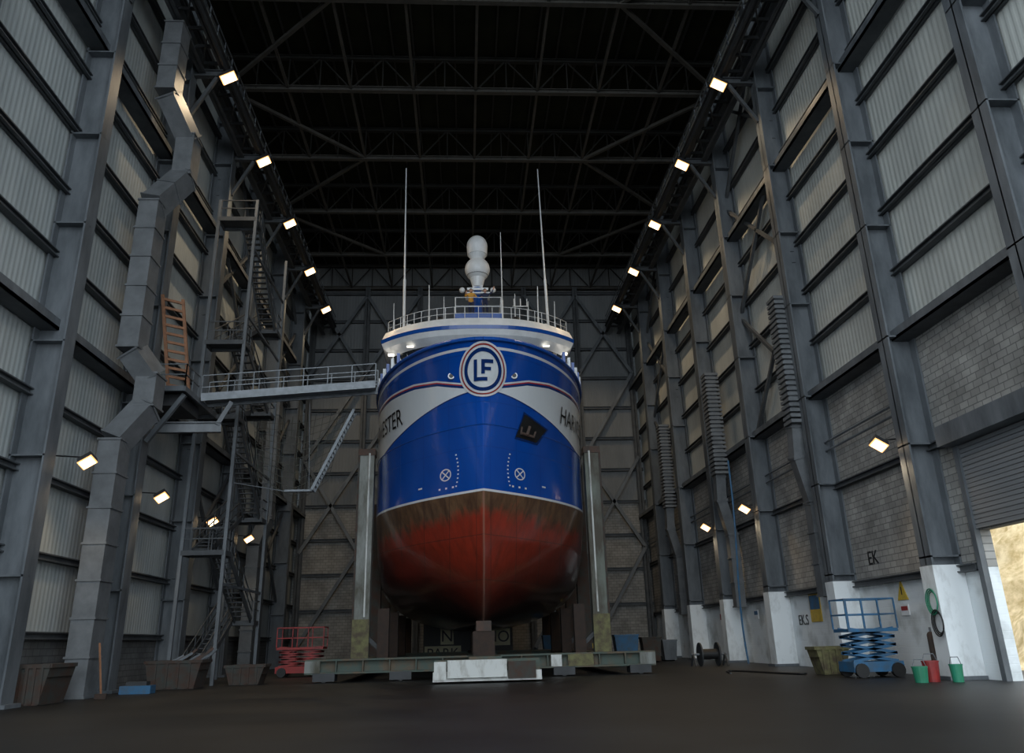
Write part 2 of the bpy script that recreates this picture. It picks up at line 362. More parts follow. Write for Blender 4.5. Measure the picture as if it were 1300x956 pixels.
me=bpy.data.meshes.new('hull'); me.from_pydata([(x-CX,y-50,z-2.4) for x,y,z in vs],[],fs)
for nm,arr in (('fa',fa),('fb',fb)):
    at=me.attributes.new(nm,'FLOAT','POINT'); at.data.foreach_set('value',arr)
me.polygons.foreach_set('use_smooth',[True]*len(me.polygons)); me.update()
hm=bpy.data.materials.new('hull_paint'); hm.use_nodes=True; nt=hm.node_tree; p=nt.nodes['Principled BSDF']
def RGB(c): n=_n(nt,'ShaderNodeRGB'); n.outputs[0].default_value=(*c,1); return n.outputs[0]
def MA(op,a,b=0):
    n=_n(nt,'ShaderNodeMath',operation=op)
    for i,x in enumerate((a,b)):
        if isinstance(x,(int,float)): n.inputs[i].default_value=x
        else: nt.links.new(x,n.inputs[i])
    return n.outputs[0]
def MX(f,a,c):
    n=_n(nt,'ShaderNodeMix',data_type='RGBA'); nt.links.new(f,n.inputs[0]); nt.links.new(a,n.inputs[6]); nt.links.new(c,n.inputs[7]); return n.outputs[2]
def AT(nm): n=_n(nt,'ShaderNodeAttribute',attribute_name=nm); return n.outputs['Fac']
g=_n(nt,'ShaderNodeNewGeometry'); sp=_n(nt,'ShaderNodeSeparateXYZ'); nt.links.new(g.outputs['Position'],sp.inputs[0]); Z=sp.outputs[2]
def NO(sc,st=(1,1,1)):
    mp=_n(nt,'ShaderNodeMapping'); mp.inputs['Scale'].default_value=st; nt.links.new(g.outputs['Position'],mp.inputs['Vector'])
    n=_n(nt,'ShaderNodeTexNoise'); n.inputs['Scale'].default_value=sc; n.inputs['Detail'].default_value=7; n.inputs['Roughness'].default_value=.6; nt.links.new(mp.outputs[0],n.inputs['Vector']); return n.outputs['Fac']
def MR(v,a,c,lo=0,hi=1):
    n=_n(nt,'ShaderNodeMapRange'); n.inputs['From Min'].default_value=a; n.inputs['From Max'].default_value=c; n.inputs['To Min'].default_value=lo; n.inputs['To Max'].default_value=hi
    nt.links.new(v,n.inputs['Value']); return n.outputs[0]
n1=NO(.5,(1,1,.35)); n2=NO(2.0,(1.4,1.4,.35)); n3=NO(.35,(1,1,1.2))
hx=MA('ABSOLUTE',MA('SUBTRACT',sp.outputs[0],CX))
# plate seams (height field: 0 on a weld line)
def seam(v,per,wid):
    f=MA('ABSOLUTE',MA('SUBTRACT',MA('FRACT',MA('DIVIDE',v,per)),.5)); return MA('LESS_THAN',f,wid/per)
sm=MA('MAXIMUM',seam(MA('ADD',Z,.5),1.9,.022),seam(MA('ADD',hx,.3),1.25,.02))
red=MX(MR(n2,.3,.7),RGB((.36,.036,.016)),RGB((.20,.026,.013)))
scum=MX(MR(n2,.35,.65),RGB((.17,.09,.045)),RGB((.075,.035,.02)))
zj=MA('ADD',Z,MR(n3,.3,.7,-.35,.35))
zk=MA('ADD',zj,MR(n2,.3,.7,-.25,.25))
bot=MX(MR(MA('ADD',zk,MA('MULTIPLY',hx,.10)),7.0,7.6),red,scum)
lowdark=MR(MA('ADD',MA('MULTIPLY',zk,-1),MA('MULTIPLY',hx,.42)),-4.9,-2.4)  # bottom colour darkens low down and out toward the sides
bot=MX(lowdark,bot,RGB((.020,.009,.008)))
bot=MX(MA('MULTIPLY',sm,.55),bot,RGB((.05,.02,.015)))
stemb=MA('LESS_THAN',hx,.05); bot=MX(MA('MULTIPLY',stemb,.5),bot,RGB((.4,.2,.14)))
blue=MX(MR(n1,.3,.7),RGB((.003,.078,.42)),RGB((.003,.062,.35)))
blue=MX(MA('MULTIPLY',sm,.25),blue,RGB((.003,.03,.17)))
wht=RGB((.74,.76,.78)); rd=RGB((.45,.03,.03)); navy=RGB((.004,.03,.16))
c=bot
c=MX(MA('GREATER_THAN',Z,8.0),c,wht); c=MX(MA('GREATER_THAN',Z,8.1),c,blue)
FA=AT('fa');FB=AT('fb')
c=MX(MA('GREATER_THAN',FB,0),c,navy)
c=MX(MA('GREATER_THAN',FB,.06),c,wht)
c=MX(MA('GREATER_THAN',FA,0),c,navy); 
c=MX(MA('GREATER_THAN',FA,.10),c,rd); c=MX(MA('GREATER_THAN',FA,.15),c,wht); c=MX(MA('GREATER_THAN',FA,.22),c,blue)
c=MX(MA('GREATER_THAN',Z,13.92),c,wht); c=MX(MA('GREATER_THAN',Z,14.02),c,blue)
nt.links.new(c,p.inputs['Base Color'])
nt.links.new(MA('ADD',MA('MULTIPLY',MA('LESS_THAN',Z,8.0),.16),.18),p.inputs['Roughness'])
p.inputs['Coat Weight'].default_value=.6; p.inputs['Coat Roughness'].default_value=.06
bp=_n(nt,'ShaderNodeBump'); bp.inputs['Strength'].default_value=.35; bp.inputs['Distance'].default_value=.1
hgt=MA('ADD',NO(.55),MA('MULTIPLY',sm,-.06)); nt.links.new(hgt,bp.inputs['Height']); nt.links.new(bp.outputs[0],p.inputs['Normal']); nt.links.new(bp.outputs[0],p.inputs['Coat Normal'])
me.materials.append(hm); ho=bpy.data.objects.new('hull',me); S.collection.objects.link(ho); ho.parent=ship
def HP(x,z,off=.03): return (CX+x,stemY(z)+dof(x,z)-off,z)
def HD(sg,d,z,off=.04): return (CX+sg*(hb(d,z)+off),stemY(z)+d-off,z)
# emblem
b=B(); ez=13.12
def ring(r0,r1,k,off,n=48,m=6):
    vs=[];fs=[]
    for j in range(m+1):
        r=r0+(r1-r0)*j/m
        for i in range(n): a=2*math.pi*i/n; vs.append(HP(r*math.cos(a),ez+r*math.sin(a),off))
    for j in range(m):
        for i in range(n): fs.append((j*n+i,(j+1)*n+i,(j+1)*n+(i+1)%n,j*n+(i+1)%n))
    b.add(vs,fs,k)
def bar(x0,x1,z0,z1,k,off):
    n=max(1,int(abs(x1-x0)/.06)); vs=[];fs=[]
    for i in range(n+1):
        x=x0+(x1-x0)*i/n; vs+=[HP(x,ez+z0,off),HP(x,ez+z1,off)]
    for i in range(n): fs.append((2*i,2*i+2,2*i+3,2*i+1))
    b.add(vs,fs,k)
ring(0.001,1.08,'white',.05,m=10); ring(.94,1.0,'red',.07); ring(.70,.85,'navyb',.07)
bar(-.42,-.27,-.44,.40,'navyb',.09); bar(-.42,.20,-.44,-.29,'navyb',.09)
bar(-.08,.08,-.16,.40,'navyb',.09); bar(-.08,.46,.26,.40,'navyb',.09); bar(-.08,.36,-.02,.11,'navyb',.09)
b.done('bow_emblem',ship)
# anchor pocket, hawse holes, thruster marks, draft marks
b=B()
def patch(pts,k,off,n=8):
    vs=[];fs=[]
    for j in range(n+1):
        for i in range(n+1):
            u=i/n;v=j/n; x=(pts[0][0]*(1-u)+pts[1][0]*u)*(1-v)+(pts[3][0]*(1-u)+pts[2][0]*u)*v; z=(pts[0][1]*(1-u)+pts[1][1]*u)*(1-v)+(pts[3][1]*(1-u)+pts[2][1]*u)*v
            vs.append(HP(x,z,off))
    for j in range(n):
        for i in range(n): a=j*(n+1)+i; fs.append((a,a+1,a+n+2,a+n+1))
    b.add(vs,fs,k)
patch([(1.55,10.55),(2.6,10.5),(3.15,11.2),(2.0,11.6)],'black',.05); patch([(1.48,10.45),(2.65,10.4),(3.25,11.25),(1.95,11.7)],'navyb',.03)
b.cyl(HP(2.25,11.1,.2),HP(2.1,10.7,.25),.08,'rust'); b.cyl(HP(1.8,10.72,.2),HP(2.45,10.68,.2),.07,'rust'); b.cyl(HP(1.8,10.72,.2),HP(1.85,11.0,.2),.05,'rust'); b.cyl(HP(2.45,10.68,.2),HP(2.55,10.95,.2),.05,'rust')
for sg in(-1,1):
    q=Vector(HP(sg*1.45,13.05,.03)); b.cyl(q+Vector((0,.1,0)),q-Vector((0,.03,0)),.15,'white',14); b.cyl(q,q-Vector((0,.045,0)),.10,'black',14)
    cx,cz=sg*1.75,8.95; n=24; vs=[];fs=[]
    for i in range(n):
        t=2*math.pi*i/n
        for r in (.22,.27): vs.append(HP(cx+r*math.cos(t),cz+r*math.sin(t),.04))
    for i in range(n): k=2*i; l=2*((i+1)%n); fs.append((k,l,l+1,k+1))
    b.add(vs,fs,'white')
    for t in (math.pi/4,3*math.pi/4):
        ux,uz=math.cos(t),math.sin(t); q=[(cx+ux*.22-uz*.025,cz+uz*.22+ux*.025),(cx+ux*.22+uz*.025,cz+uz*.22-ux*.025),(cx-ux*.22+uz*.025,cz-uz*.22-ux*.025),(cx-ux*.22-uz*.025,cz-uz*.22+ux*.025)]
        patch(q,'white',.04,3)
    for i in range(9):
        z=8.35+i*.17; x=sg*(1.15+.1*((i-4)/4)**2); patch([(x-.035,z),(x+.035,z),(x+.035,z+.06),(x-.035,z+.06)],'white',.04,1)
    for i in range(3):
        x=sg*(1.4+i*.32); z=8.32; patch([(x-.045,z),(x+.045,z),(x+.045,z+.08),(x-.045,z+.08)],'white',.04,1)
    patch([(sg*3.0-.1,8.55),(sg*3.0+.1,8.55),(sg*3.0+.1,8.62),(sg*3.0-.1,8.62)],'white',.04,1)
b.done('bow_fittings',ship)
# lettering
for sg in (-1,1):
    fn=lambda v,sg=sg: Vector(HD(sg,6.6+sg*v.x*1.0,12.1+v.y*1.0,.05+abs(v.z)))-ship.location
    textmesh('HARVESTER',1.1,'black','ship_name_'+('port' if sg>0 else 'starboard'),fn=fn,parent=ship,ext=.004)
# strakes, cap rail, deck, keel
b=B()
def rail(zf,r,k,d1,off=0,n=36,d0=0):
    for sg in(-1,1):
        pr=None
        for i in range(n+1):
            d=d0+(d1-d0)*(i/n)**1.9; q=HD(sg,d,zf(d),off) if d>.001 else (CX,stemY(zf(0))-off,zf(0))
            if pr: b.cyl(pr,q,r,k,8)
            pr=q
rail(lambda d:10.9-.0*d,.03,'blue',22); rail(lambda d:14.3,.1,'blue',26)
b.mm((CX-.35,39.8,2.05),(CX+.35,72,2.5),'rust')
o=[HD(1,d,13.3,-.05)[:2] for d in (0.02,.1,.3,.8,1.5,2.5,4,6,8,10,20,36)]; o2=[(2*CX-x,y) for x,y in o[::-1]]
b.loft(o2+o,13.25,o2+o,13.3,'steel_d')
for sg in(-1,1):
    for i in range(20):
        d=3.6+i*.8; q=HD(sg,d,14.3,-.02); b.box((q[0],q[1],14.6),(.14,.36,.5),'white' if i%2 else 'blue')
b.done('hull_trim',ship)
# superstructure
def outl(hw,yf,ye,yb,n=28):
    r=[]
    for i in range(n+1):
        t=-1+2*i/n; t=math.copysign(abs(t)**.8,t); r.append((CX+hw*t,yf+(ye-yf)*abs(t)**2.6))
    return r+[(CX+hw,yb),(CX-hw,yb)]
b=B()
b.loft(outl(4.9,43.0,46.5,66),13.3,outl(4.9,43.2,46.6,66),15.9,'white')
b.loft(outl(5.2,43.4,46.8,64),15.9,outl(5.2,43.4,46.8,64),16.1,'blue')
b.loft(outl(4.7,44.6,47,60),16.1,outl(4.9,44.4,46.8,60),16.75,'white')
b.loft(outl(4.9,44.4,46.8,60),16.75,outl(5.1,44.1,46.5,60),17.85,'glass')
oo=outl(5.12,44.25,46.65,60,18); o3=outl(4.94,44.37,46.77,60,18)
for q,r in zip(o3,oo): b.beam((q[0],q[1],16.75),(r[0],r[1],17.85),.14,.1,'white')
for y in (48.5,50,52,54,56,58):
    for sg in(-1,1): b.beam((CX+sg*4.95,y,16.75),(CX+sg*5.13,y,17.85),.14,.1,'white')
b.loft(outl(5.1,44.1,46.5,60),17.85,outl(5.65,43.7,46.2,60),18.2,'white')
b.loft(outl(5.65,43.7,46.2,60),18.2,outl(5.8,43.55,46.05,60),18.5,'white')
b.loft(outl(5.82,43.53,46.03,60),18.5,outl(5.84,43.5,46.0,60),18.72,'blue')
b.loft(outl(5.8,43.55,46.05,60),18.72,outl(5.6,43.75,46.25,60),19.25,'white')
for sg in(-1,1):
    b.box((CX+sg*5.2,46.0,17.78),(.35,.3,.08),'lampin'); b.box((CX+sg*4.0,44.9,17.9),(.4,.2,.06),'lampin')
b.done('wheelhouse',ship)
b=B(); top=outl(5.45,43.85,46.35,60,22)
for i,(x,y) in enumerate(top):
    b.cyl((x,y,19.15),(x,y,20.0),.02,'white',6)
    x2,y2=top[(i+1)%len(top)]
    for h in (19.6,20.0): b.cyl((x,y,h),(x2,y2,h),.016,'white',6)
b.done('roof_railing',ship)
b=B()
b.loft([(CX-1.4,44.3),(CX+1.4,44.3),(CX+1.4,48),(CX-1.4,48)],19.2,[(CX-1.4,44.3),(CX+1.4,44.3),(CX+1.4,48),(CX-1.4,48)],19.75,'blue')
b.cyl((CX,46,19.7),(CX,46,22.1),.42,'blue',16,.3)
b.box((CX,46,21.6),(1.5,1.1,.08),'white'); b.box((CX,46.1,22.0),(.6,.6,.5),'white')
b.cyl((CX,46,22.2),(CX,46,22.9),.32,'white',18,.5); b.ball((CX,46,23.4),.78,'white',28,16)
b.cyl((CX,46,23.95),(CX,46,24.4),.35,'white',18,.58); b.ball((CX,46,25.0),.66,'white',28,16,1.1); b.cyl((CX,46,24.4),(CX,46,25.0),.62,'white',28,.66)
b.cyl((CX,46,22.95),(CX,46,23.0),.66,'steel',24); 
b.box((CX,45.6,21.9),(1.3,.12,.14),'white')
for sg in(-1,1):
    for yy in (44.35,47.9): b.cyl((CX+sg*1.35,yy,19.7),(CX+sg*1.35,yy,20.8),.03,'white',6)
    for h in (20.25,20.8): b.cyl((CX+sg*1.35,44.35,h),(CX+sg*1.35,47.9,h),.025,'white',6)
    b.ball((CX+sg*2.3,45.5,19.75),.26,'black',16,10); b.cyl((CX+sg*2.3,45.5,19.25),(CX+sg*2.3,45.5,19.7),.08,'white')
    b.ball((CX+sg*.95,46,22.0),.18,'white',14,8)
for h in (20.25,20.8): b.cyl((CX-1.35,44.35,h),(CX+1.35,44.35,h),.02,'white',6)
b.done('radar_mast',ship)
b=B()
for x0,x1,z1,r in ((-3.6,-3.65,30.2,.055),(5.1,4.8,30.2,.055),(2.35,2.3,25.6,.035),(-2.1,-2.1,22.0,.04),(4.5,4.5,21.9,.04),(-1.2,-1.2,21.2,.03),(3.1,3.1,21.4,.03),(-.5,-.5,20.9,.03),(5.5,5.5,20.9,.03),(-4.2,-4.2,20.8,.03),(3.9,3.9,20.9,.03)):
    b.cyl((x0,45.5,19.2),(x0+(x1-x0)*.3,45.5,19.2+(z1-19.2)*.3),r*1.5,'white',8); b.cyl((x0+(x1-x0)*.3,45.5,19.2+(z1-19.2)*.3),(x1,45.2,z1),r,'white',6,r*.6)
for x in (3.1,3.5,3.9): b.cyl((x,46.2,21),(x,46.2,21.5),.03,'white',6)
b.cyl((3.0,46.2,21),(4.0,46.2,21),.03,'white',6)
for sx in (-1,1):
    for dx in (2.9,4.2): b.box((CX+sx*dx,46,19.6),(.35,.3,.3),'steel_d'); b.box((CX+sx*dx,45.83,19.58),(.28,.03,.22),'white'); b.cyl((CX+sx*dx,46,19.2),(CX+sx*dx,46,19.5),.05,'white')
b.done('whip_antennas',ship)
for sg in (-1,1): light('deck_light','POINT',(CX+sg*5.5,45.9,17.3),14,(1,.92,.8),ship,.15)
# ------------------------------------------------------------------ cradle
b=B()
b.ib((-7.4,41,.68),(8.95,41,.68),.7,.64,'green',t=.08)
for x in np.linspace(-7.2,8.75,14): b.mm((x-.03,40.66,.4),(x+.03,41.34,.96),'green')
b.ib((-7.0,58,.68),(8.6,58,.68),.7,.64,'green',t=.08)
for x in (-5.4,7.1):
    b.mm((x-.5,41.35,.3),(x+.5,63,.95),'green')
b.mm((CX-.7,37.0,.3),(CX+.7,64,1.0),'green')
b.mm((-1.35,36.2,.08),(3.15,36.9,.45),'white_d'); b.mm((-1.35,36.1,.08),(3.15,37.3,.16),'white_d'); b.mm((-1.3,36.5,.45),(3.1,37,.9),'green')
b.mm((-.75,35.95,.22),(1.7,36.25,.9),'white_d'); b.mm((1.75,36.0,.15),(2.9,36.4,.8),'skipd'); b.mm((-1.3,36.05,.15),(-.8,36.3,.85),'white_d')
for x in (-6.5,-3,4.6,8.2):
    for y in (41,58): b.cyl((x,y-.4,.2),(x,y+.4,.2),.2,'black',16); b.mm((x-.5,y-.45,.05),(x+.5,y+.45,.4),'steel_d')
b.mm((4.8,40.62,.42),(6.0,40.66,.94),'skip'); b.mm((4.0,40.61,.42),(4.5,40.66,.94),'white_d'); b.mm((-7.4,40.62,.42),(-6.7,40.66,.94),'post'); b.mm((8.2,40.62,.42),(8.95,40.66,.94),'post')
for y in (40.2,43,46,50,54,58,62): b.box((CX,y,1.52),(1.0,.7,1.06),'darkwood')
for sg in(-1,1):
    for y in (44,50,56,62):
        x=CX+sg*6.12; pm='post' if sg<0 else 'postR'
        if y==44:
            b.mm((x-.40,y-.35,.9),(x+.40,y+.35,11.5),pm); b.mm((x-.43,y-.42,.9),(x+.43,y-.35,2.8),'skip'); b.mm((x-.45,y-.4,11.2),(x+.45,y+.4,11.55),'rust')
            b.mm((x+sg*.41-.05,y-.39,.9),(x+sg*.41+.05,y+.39,11.5),'skipd'); b.mm((x-.7,y-.5,.3),(x+.7,y+.5,.95),'steel_d')
            b.cyl((x-sg*.15,y-.4,2.9),(x-sg*.15,y-.4,11.3),.05,'white_d',8)
        else: b.mm((x-.35,y-.3,.3),(x+.35,y+.3,9.5),'skipd')
        xi=CX+sg*5.0; b.mm((xi-.28,y-.3,.9),(xi+.28,y+.3,3.3),'darkwood'); b.beam((xi,y,1.2),(x,y,2.2),.2,.2,'steel_d')
b.done('ship_cradle')
# ------------------------------------------------------------------ no parking board
b=B(); b.mm((-3.2,66,.0),(3.6,66.2,3.1),'black'); 
b.mm((-3.1,65.93,.25),(-.35,66,1.35),'cream'); b.mm((-1.9,65.93,1.45),(-.9,66,2.6),'cream'); b.mm((1.5,65.93,1.3),(3.4,66,2.5),'cream')
pk=b.done('parking_notice_board')
def chl(t,x,z,s): 
    o=textmesh(t,s,'black','letters',ext=.02,loc=(x,65.9,z),rot=(math.pi/2,0,0)); o.parent=pk; o.location=Vector((x,65.9,z))-pk.location
chl('PARK',-1.72,.8,1.0); chl('N',-1.4,2.02,1.2); chl('NO',2.45,1.9,1.15)
# ------------------------------------------------------------------ stairs and gangway
def flight(b,p,q,w,k='steel',side=(1,0,0)):
    p=Vector(p);q=Vector(q);s=Vector(side)*w/2
    for sg in(-1,1):
        b.beam(p+s*sg,q+s*sg,.08,.28,k)
        for h in (.55,1.05): b.beam(p+s*sg+Vector((0,0,h)),q+s*sg+Vector((0,0,h)),.05,.05,k)
        n=max(2,int((q-p).length/1.2))
        for i in range(n+1): c=p.lerp(q,i/n)+s*sg; b.beam(c,c+Vector((0,0,1.05)),.05,.05,k)
    n=int(abs(q.z-p.z)/.22)
    for i in range(1,n): c=p.lerp(q,i/n); b.box(c,(w,.26,.04),k)
def deckr(b,x0,x1,y0,y1,z,k='steel',rails='xXyY'):
    b.mm((x0,y0,z-.06),(x1,y1,z),k)
    for a,c in (((x0,y0),(x1,y0)),((x1,y0),(x1,y1)),((x1,y1),(x0,y1)),((x0,y1),(x0,y0))): b.beam((*a,z-.12),(*c,z-.12),.1,.24,k)
    E={'y':((x0,y0),(x1,y0)),'Y':((x0,y1),(x1,y1)),'x':((x0,y0),(x0,y1)),'X':((x1,y0),(x1,y1))}
    for r in rails:
        a,c=E[r]; L=math.dist(a,c); n=max(1,int(L/1.2))
        for h in (.55,1.05): b.beam((*a,z+h),(*c,z+h),.05,.05,k)
        for i in range(n+1): u=i/n; b.beam((a[0]+(c[0]-a[0])*u,a[1]+(c[1]-a[1])*u,z),(a[0]+(c[0]-a[0])*u,a[1]+(c[1]-a[1])*u,z+1.05),.05,.05,k)
b=B(); xs0,xs1=-13.75,-11.7; lv=[.0,3.0,6.1,8.6,12.9,14.9,17.0,20.2,24.4]; ya,yb=42.4,48.0
for i in range(8):
    up=(i%2==0); xc=-13.25 if up else -12.25
    flight(b,(xc,ya if up else yb,lv[i]),(xc,yb if up else ya,lv[i+1]),.85,'girt')
for i in range(1,9):
    yy=(yb,yb+1.2) if i%2 else (ya-1.2,ya); deckr(b,xs0,xs1,yy[0],yy[1],lv[i],'girt',rails='X'+('Y' if i%2 else ('y' if i!=4 else '')))
for x in (xs0,xs1):
    for y in (ya-1.15,yb+1.15): b.beam((x,y,0),(x,y,25.5),.16,.16,'steel')
for z in (4.5,11,18.5,22.5): b.beam((xs1,ya-1.1,z),(xs1,yb+1.1,z),.1,.12,'steel')
b.done('steel_staircase')
b=B(); deckr(b,-14.3,-12.75,36.2,41.1,12.9,rails='y'); b.mm((-14.2,37,12.2),(-13.1,39.5,12.75),'steel_d')
for y in (36.2,37.2,38.1): b.beam((-12.75,y,12.9),(-12.75,y,13.95),.05,.05,'steel')
for h in (.55,1.05): b.beam((-12.75,36.2,12.9+h),(-12.75,38.1,12.9+h),.05,.05,'steel')
b.beam((-14.3,36.6,10.4),(-12.85,36.6,12.6),.2,.2,'steel'); b.ib((-14.4,37.6,11.3),(-11.6,38.4,11.5),.3,.5,'steel'); b.beam((-11.8,38.35,11.6),(-11.3,38.6,12.8),.2,.2,'steel')
b.done('access_platform')
# gangway to ship
b=B(); g0=Vector((-12.65,38.8,12.95)); g1=Vector((-4.5,40.1,13.95))
for sg in(-1,1):
    o=Vector((0,sg*.55,0)); b.beam(g0+o,g1+o,.1,.38,'galv')
    for h in (.5,1.1): b.beam(g0+o+Vector((0,0,h)),g1+o+Vector((0,0,h)),.04,.04,'galv')
    for i in range(8): c=g0.lerp(g1,i/7)+o; b.beam(c,c+Vector((0,0,1.1)),.045,.045,'galv')
b.beam(g0,g1,1.1,.06,'galv'); b.done('gangway')
b=B(); g0=Vector((-5.7,41.2,13.0)); g1=Vector((-7.6,41.2,8.9))
for sg in(-1,1): b.beam(g0+Vector((0,sg*.35,0)),g1+Vector((0,sg*.35,0)),.08,.14,'galv')
for i in range(20): c=g0.lerp(g1,i/19); b.beam(c-Vector((0,.35,0)),c+Vector((0,.35,0)),.05,.05,'galv')
b.beam(g0,(-5.7,40.75,13.6),.04,.04,'galv'); b.beam(g1,(-9.0,41.2,8.9),.3,.1,'galv'); b.beam(g1+Vector((-.2,0,0)),(-7.9,40.5,13.3),.03,.03,'steel'); b.beam((-9,41.2,8.9),(-11.6,41.4,9.4),.04,.04,'steel')
b.done('boarding_ladder')
b=B()
for i in range(13):
    t=i/12; b.cyl((-11+4.8*t,41.9,12.7+.6*t),(-10.5+3.5*t,41.9,8.8+1.5*abs(t-.5)),.014,'net',4)
for j in range(12):
    t=j/11; pr=None
    for i in range(13):
        u=i/12; x=(-11+4.8*u)*(1-t)+(-10.5+3.5*u)*t; z=(12.7+.6*u)*(1-t)+(8.8+1.5*abs(u-.5))*t-.4*math.sin(math.pi*u)
        if pr: b.cyl(pr,(x,41.9,z),.014,'net',4)
        pr=(x,41.9,z)
b.done('safety_net')
b=B()
A0,A1,T0,T1=Vector((-13.7,36.8,12.92)),Vector((-12.95,37.4,12.92)),Vector((-14.25,36.1,17.4)),Vector((-13.5,36.7,17.4))
for a,t in ((A0,T0),(A1,T1)): b.beam(a,t,.13,.13,'wood')
for i in range(11): t=(i+.5)/11; b.beam(A0.lerp(T0,t),A1.lerp(T1,t),.09,.12,'wood')
b.done('wooden_ladder')
# ------------------------------------------------------------------ floor equipment
def scissor(cx,cy,w,d,h,k,n=4):
    b=B(); b.mm((cx-w/2,cy-d/2,.2),(cx+w/2,cy+d/2,.55),k)
    for sx in(-1,1):
        for sy in(-1,1): b.cyl((cx+sx*w*.36,cy+sy*(d/2-.1),.25),(cx+sx*w*.36,cy+sy*(d/2+.1),.25),.25,'black',16)
    hh=(h-1.6)/n
    for i in range(n):
        z=.55+i*hh
        for sy in(-1,1):
            y=cy+sy*d*.35; b.beam((cx-w*.45,y,z),(cx+w*.45,y,z+hh),.07,.1,k); b.beam((cx+w*.45,y,z),(cx-w*.45,y,z+hh),.07,.1,k)
    z=h-1.05; b.mm((cx-w/2,cy-d/2,z-.12),(cx+w/2,cy+d/2,z),k)
    for hz in (.5,1.05):
        for sy in(-1,1): b.beam((cx-w/2,cy+sy*d/2,z+hz),(cx+w/2,cy+sy*d/2,z+hz),.05,.05,k)
        for sx in(-1,1): b.beam((cx+sx*w/2,cy-d/2,z+hz),(cx+sx*w/2,cy+d/2,z+hz),.05,.05,k)
    for i in range(4):
        x=cx-w/2+w*i/3
        for sy in(-1,1): b.beam((x,cy+sy*d/2,z),(x,cy+sy*d/2,z+1.05),.05,.05,k)
    b.done('scissor_lift')
scissor(15.15,31.9,1.9,1.3,2.75,'lift_blue',4); scissor(-9.3,50,2.6,1.4,2.6,'red',4)
def skip(cx,cy,w,d,h,k,name='waste_skip'):
    b=B(); e=.25
    o1=[(cx-w/2+e,cy-d/2),(cx+w/2-e,cy-d/2),(cx+w/2-e,cy+d/2),(cx-w/2+e,cy+d/2)]; o2=[(cx-w/2,cy-d/2-.05),(cx+w/2,cy-d/2-.05),(cx+w/2,cy+d/2+.05),(cx-w/2,cy+d/2+.05)]
    b.loft(o1,.0,o2,h,k,caps=False); b.add([(*p,.02) for p in o1],[(0,1,2,3)],k); b.add([(*p,h-.35) for p in o2],[(0,1,2,3)],'rust')
    for i in range(4): b.beam((*o2[i],h),(*o2[(i+1)%4],h),.1,.12,k)
    for i in range(1,5): x=cx-w/2+w*i/5; b.beam((x,cy-d/2-.03,.05),(x,cy-d/2-.07,h),.1,.07,k)
    b.done(name)
skip(-12.7,39.4,2.4,1.4,1.1,'skipd'); skip(14.9,35.0,1.4,.9,1.0,'skip'); skip(-14.3,30.6,1.2,1.8,1.2,'skipd'); skip(-10.2,41.6,1.8,1.2,.8,'skipd')
b=B()
for i in range(9): b.beam((-13.5+.18*i,39.5+random.uniform(-.4,.4),.85),(-12.6+.18*i,39.7,1.3+random.uniform(0,.35)),.1,.1,'rust' if i%2 else 'steel')
b.done('scrap_steel_pile')
b=B(); b.mm((-13.6,35.4,0),(-12.4,36.0,.3),'lift_blue'); b.mm((-13.4,35.5,.3),(-12.6,35.9,.45),'steel_d'); b.done('pallet_crate')
# broom, timber and steel offcuts leaning by the left wall
b=B()
b.beam((-13.0,32.3,0.05),(-13.4,32.5,1.9),.05,.05,'wood'); b.box((-13.0,32.25,.1),(.4,.12,.18),'darkwood'); b.done('yard_broom')
# cable reel
b=B(); x,y=13.6,48
for s in(-.5,.5): b.cyl((x+s-.04,y,.62),(x+s+.04,y,.62),.62,'steel_d',24)
b.cyl((x-.5,y,.62),(x+.5,y,.62),.28,'black',18); b.cyl((x-1.0,y,.62),(x+1.0,y,.62),.06,'galv'); 
for s in(-.9,.9): b.beam((x+s,y-.5,0),(x+s,y,.65),.08,.08,'steel_d'); b.beam((x+s,y+.5,0),(x+s,y,.65),.08,.08,'steel_d')
b.done('cable_reel')
def binn(x,y,w,d,h,k,name='wheelie_bin'):
    b=B(); b.loft([(x-w*.4,y-d*.4),(x+w*.4,y-d*.4),(x+w*.4,y+d*.4),(x-w*.4,y+d*.4)],.08,[(x-w/2,y-d/2),(x+w/2,y-d/2),(x+w/2,y+d/2),(x-w/2,y+d/2)],h,k)
    b.box((x,y,h+.05),(w*1.05,d*1.08,.1),k); b.cyl((x-w*.45,y+d*.42,.12),(x+w*.45,y+d*.42,.12),.12,'black',12); b.beam((x-w*.4,y+d*.6,h),(x+w*.4,y+d*.6,h),.05,.05,k); b.done(name)
binn(10.8,58,1.6,1.2,1.7,'lift_blue'); binn(12.6,58.5,1.3,1.1,1.5,'skipd'); binn(5.9,60,1.1,1.0,1.8,'lift_blue'); binn(14.2,60,1.0,1,1.3,'steel')
def drum(x,y,r,h,k,name='plastic_bucket'):
    b=B(); b.cyl((x,y,0),(x,y,h),r*.82,k,20,r); b.cyl((x,y,h),(x,y,h+.04),r*1.05,k,20); b.cyl((x-r,y,h),(x-r*.6,y,h+.25),.012,'steel',6); b.cyl((x+r,y,h),(x+r*.6,y,h+.25),.012,'steel',6); b.cyl((x-r*.6,y,h+.25),(x+r*.6,y,h+.25),.015,'steel',6); b.done(name)
drum(14.7,27.6,.24,.45,'gr'); drum(15.25,27.9,.26,.6,'red'); drum(15.75,27.3,.2,.5,'gr')
b=B()
for i in range(3):
    x=16.8; y=29.6+i*.36; b.cyl((x,y,.0),(x,y,1.4),.14,'rust' if i else 'gr',14); b.ball((x,y,1.4),.14,'rust' if i else 'gr',14,8); b.cyl((x,y,1.5),(x,y,1.68),.04,'galv',8)
b.done('gas_cylinders')
b=B()
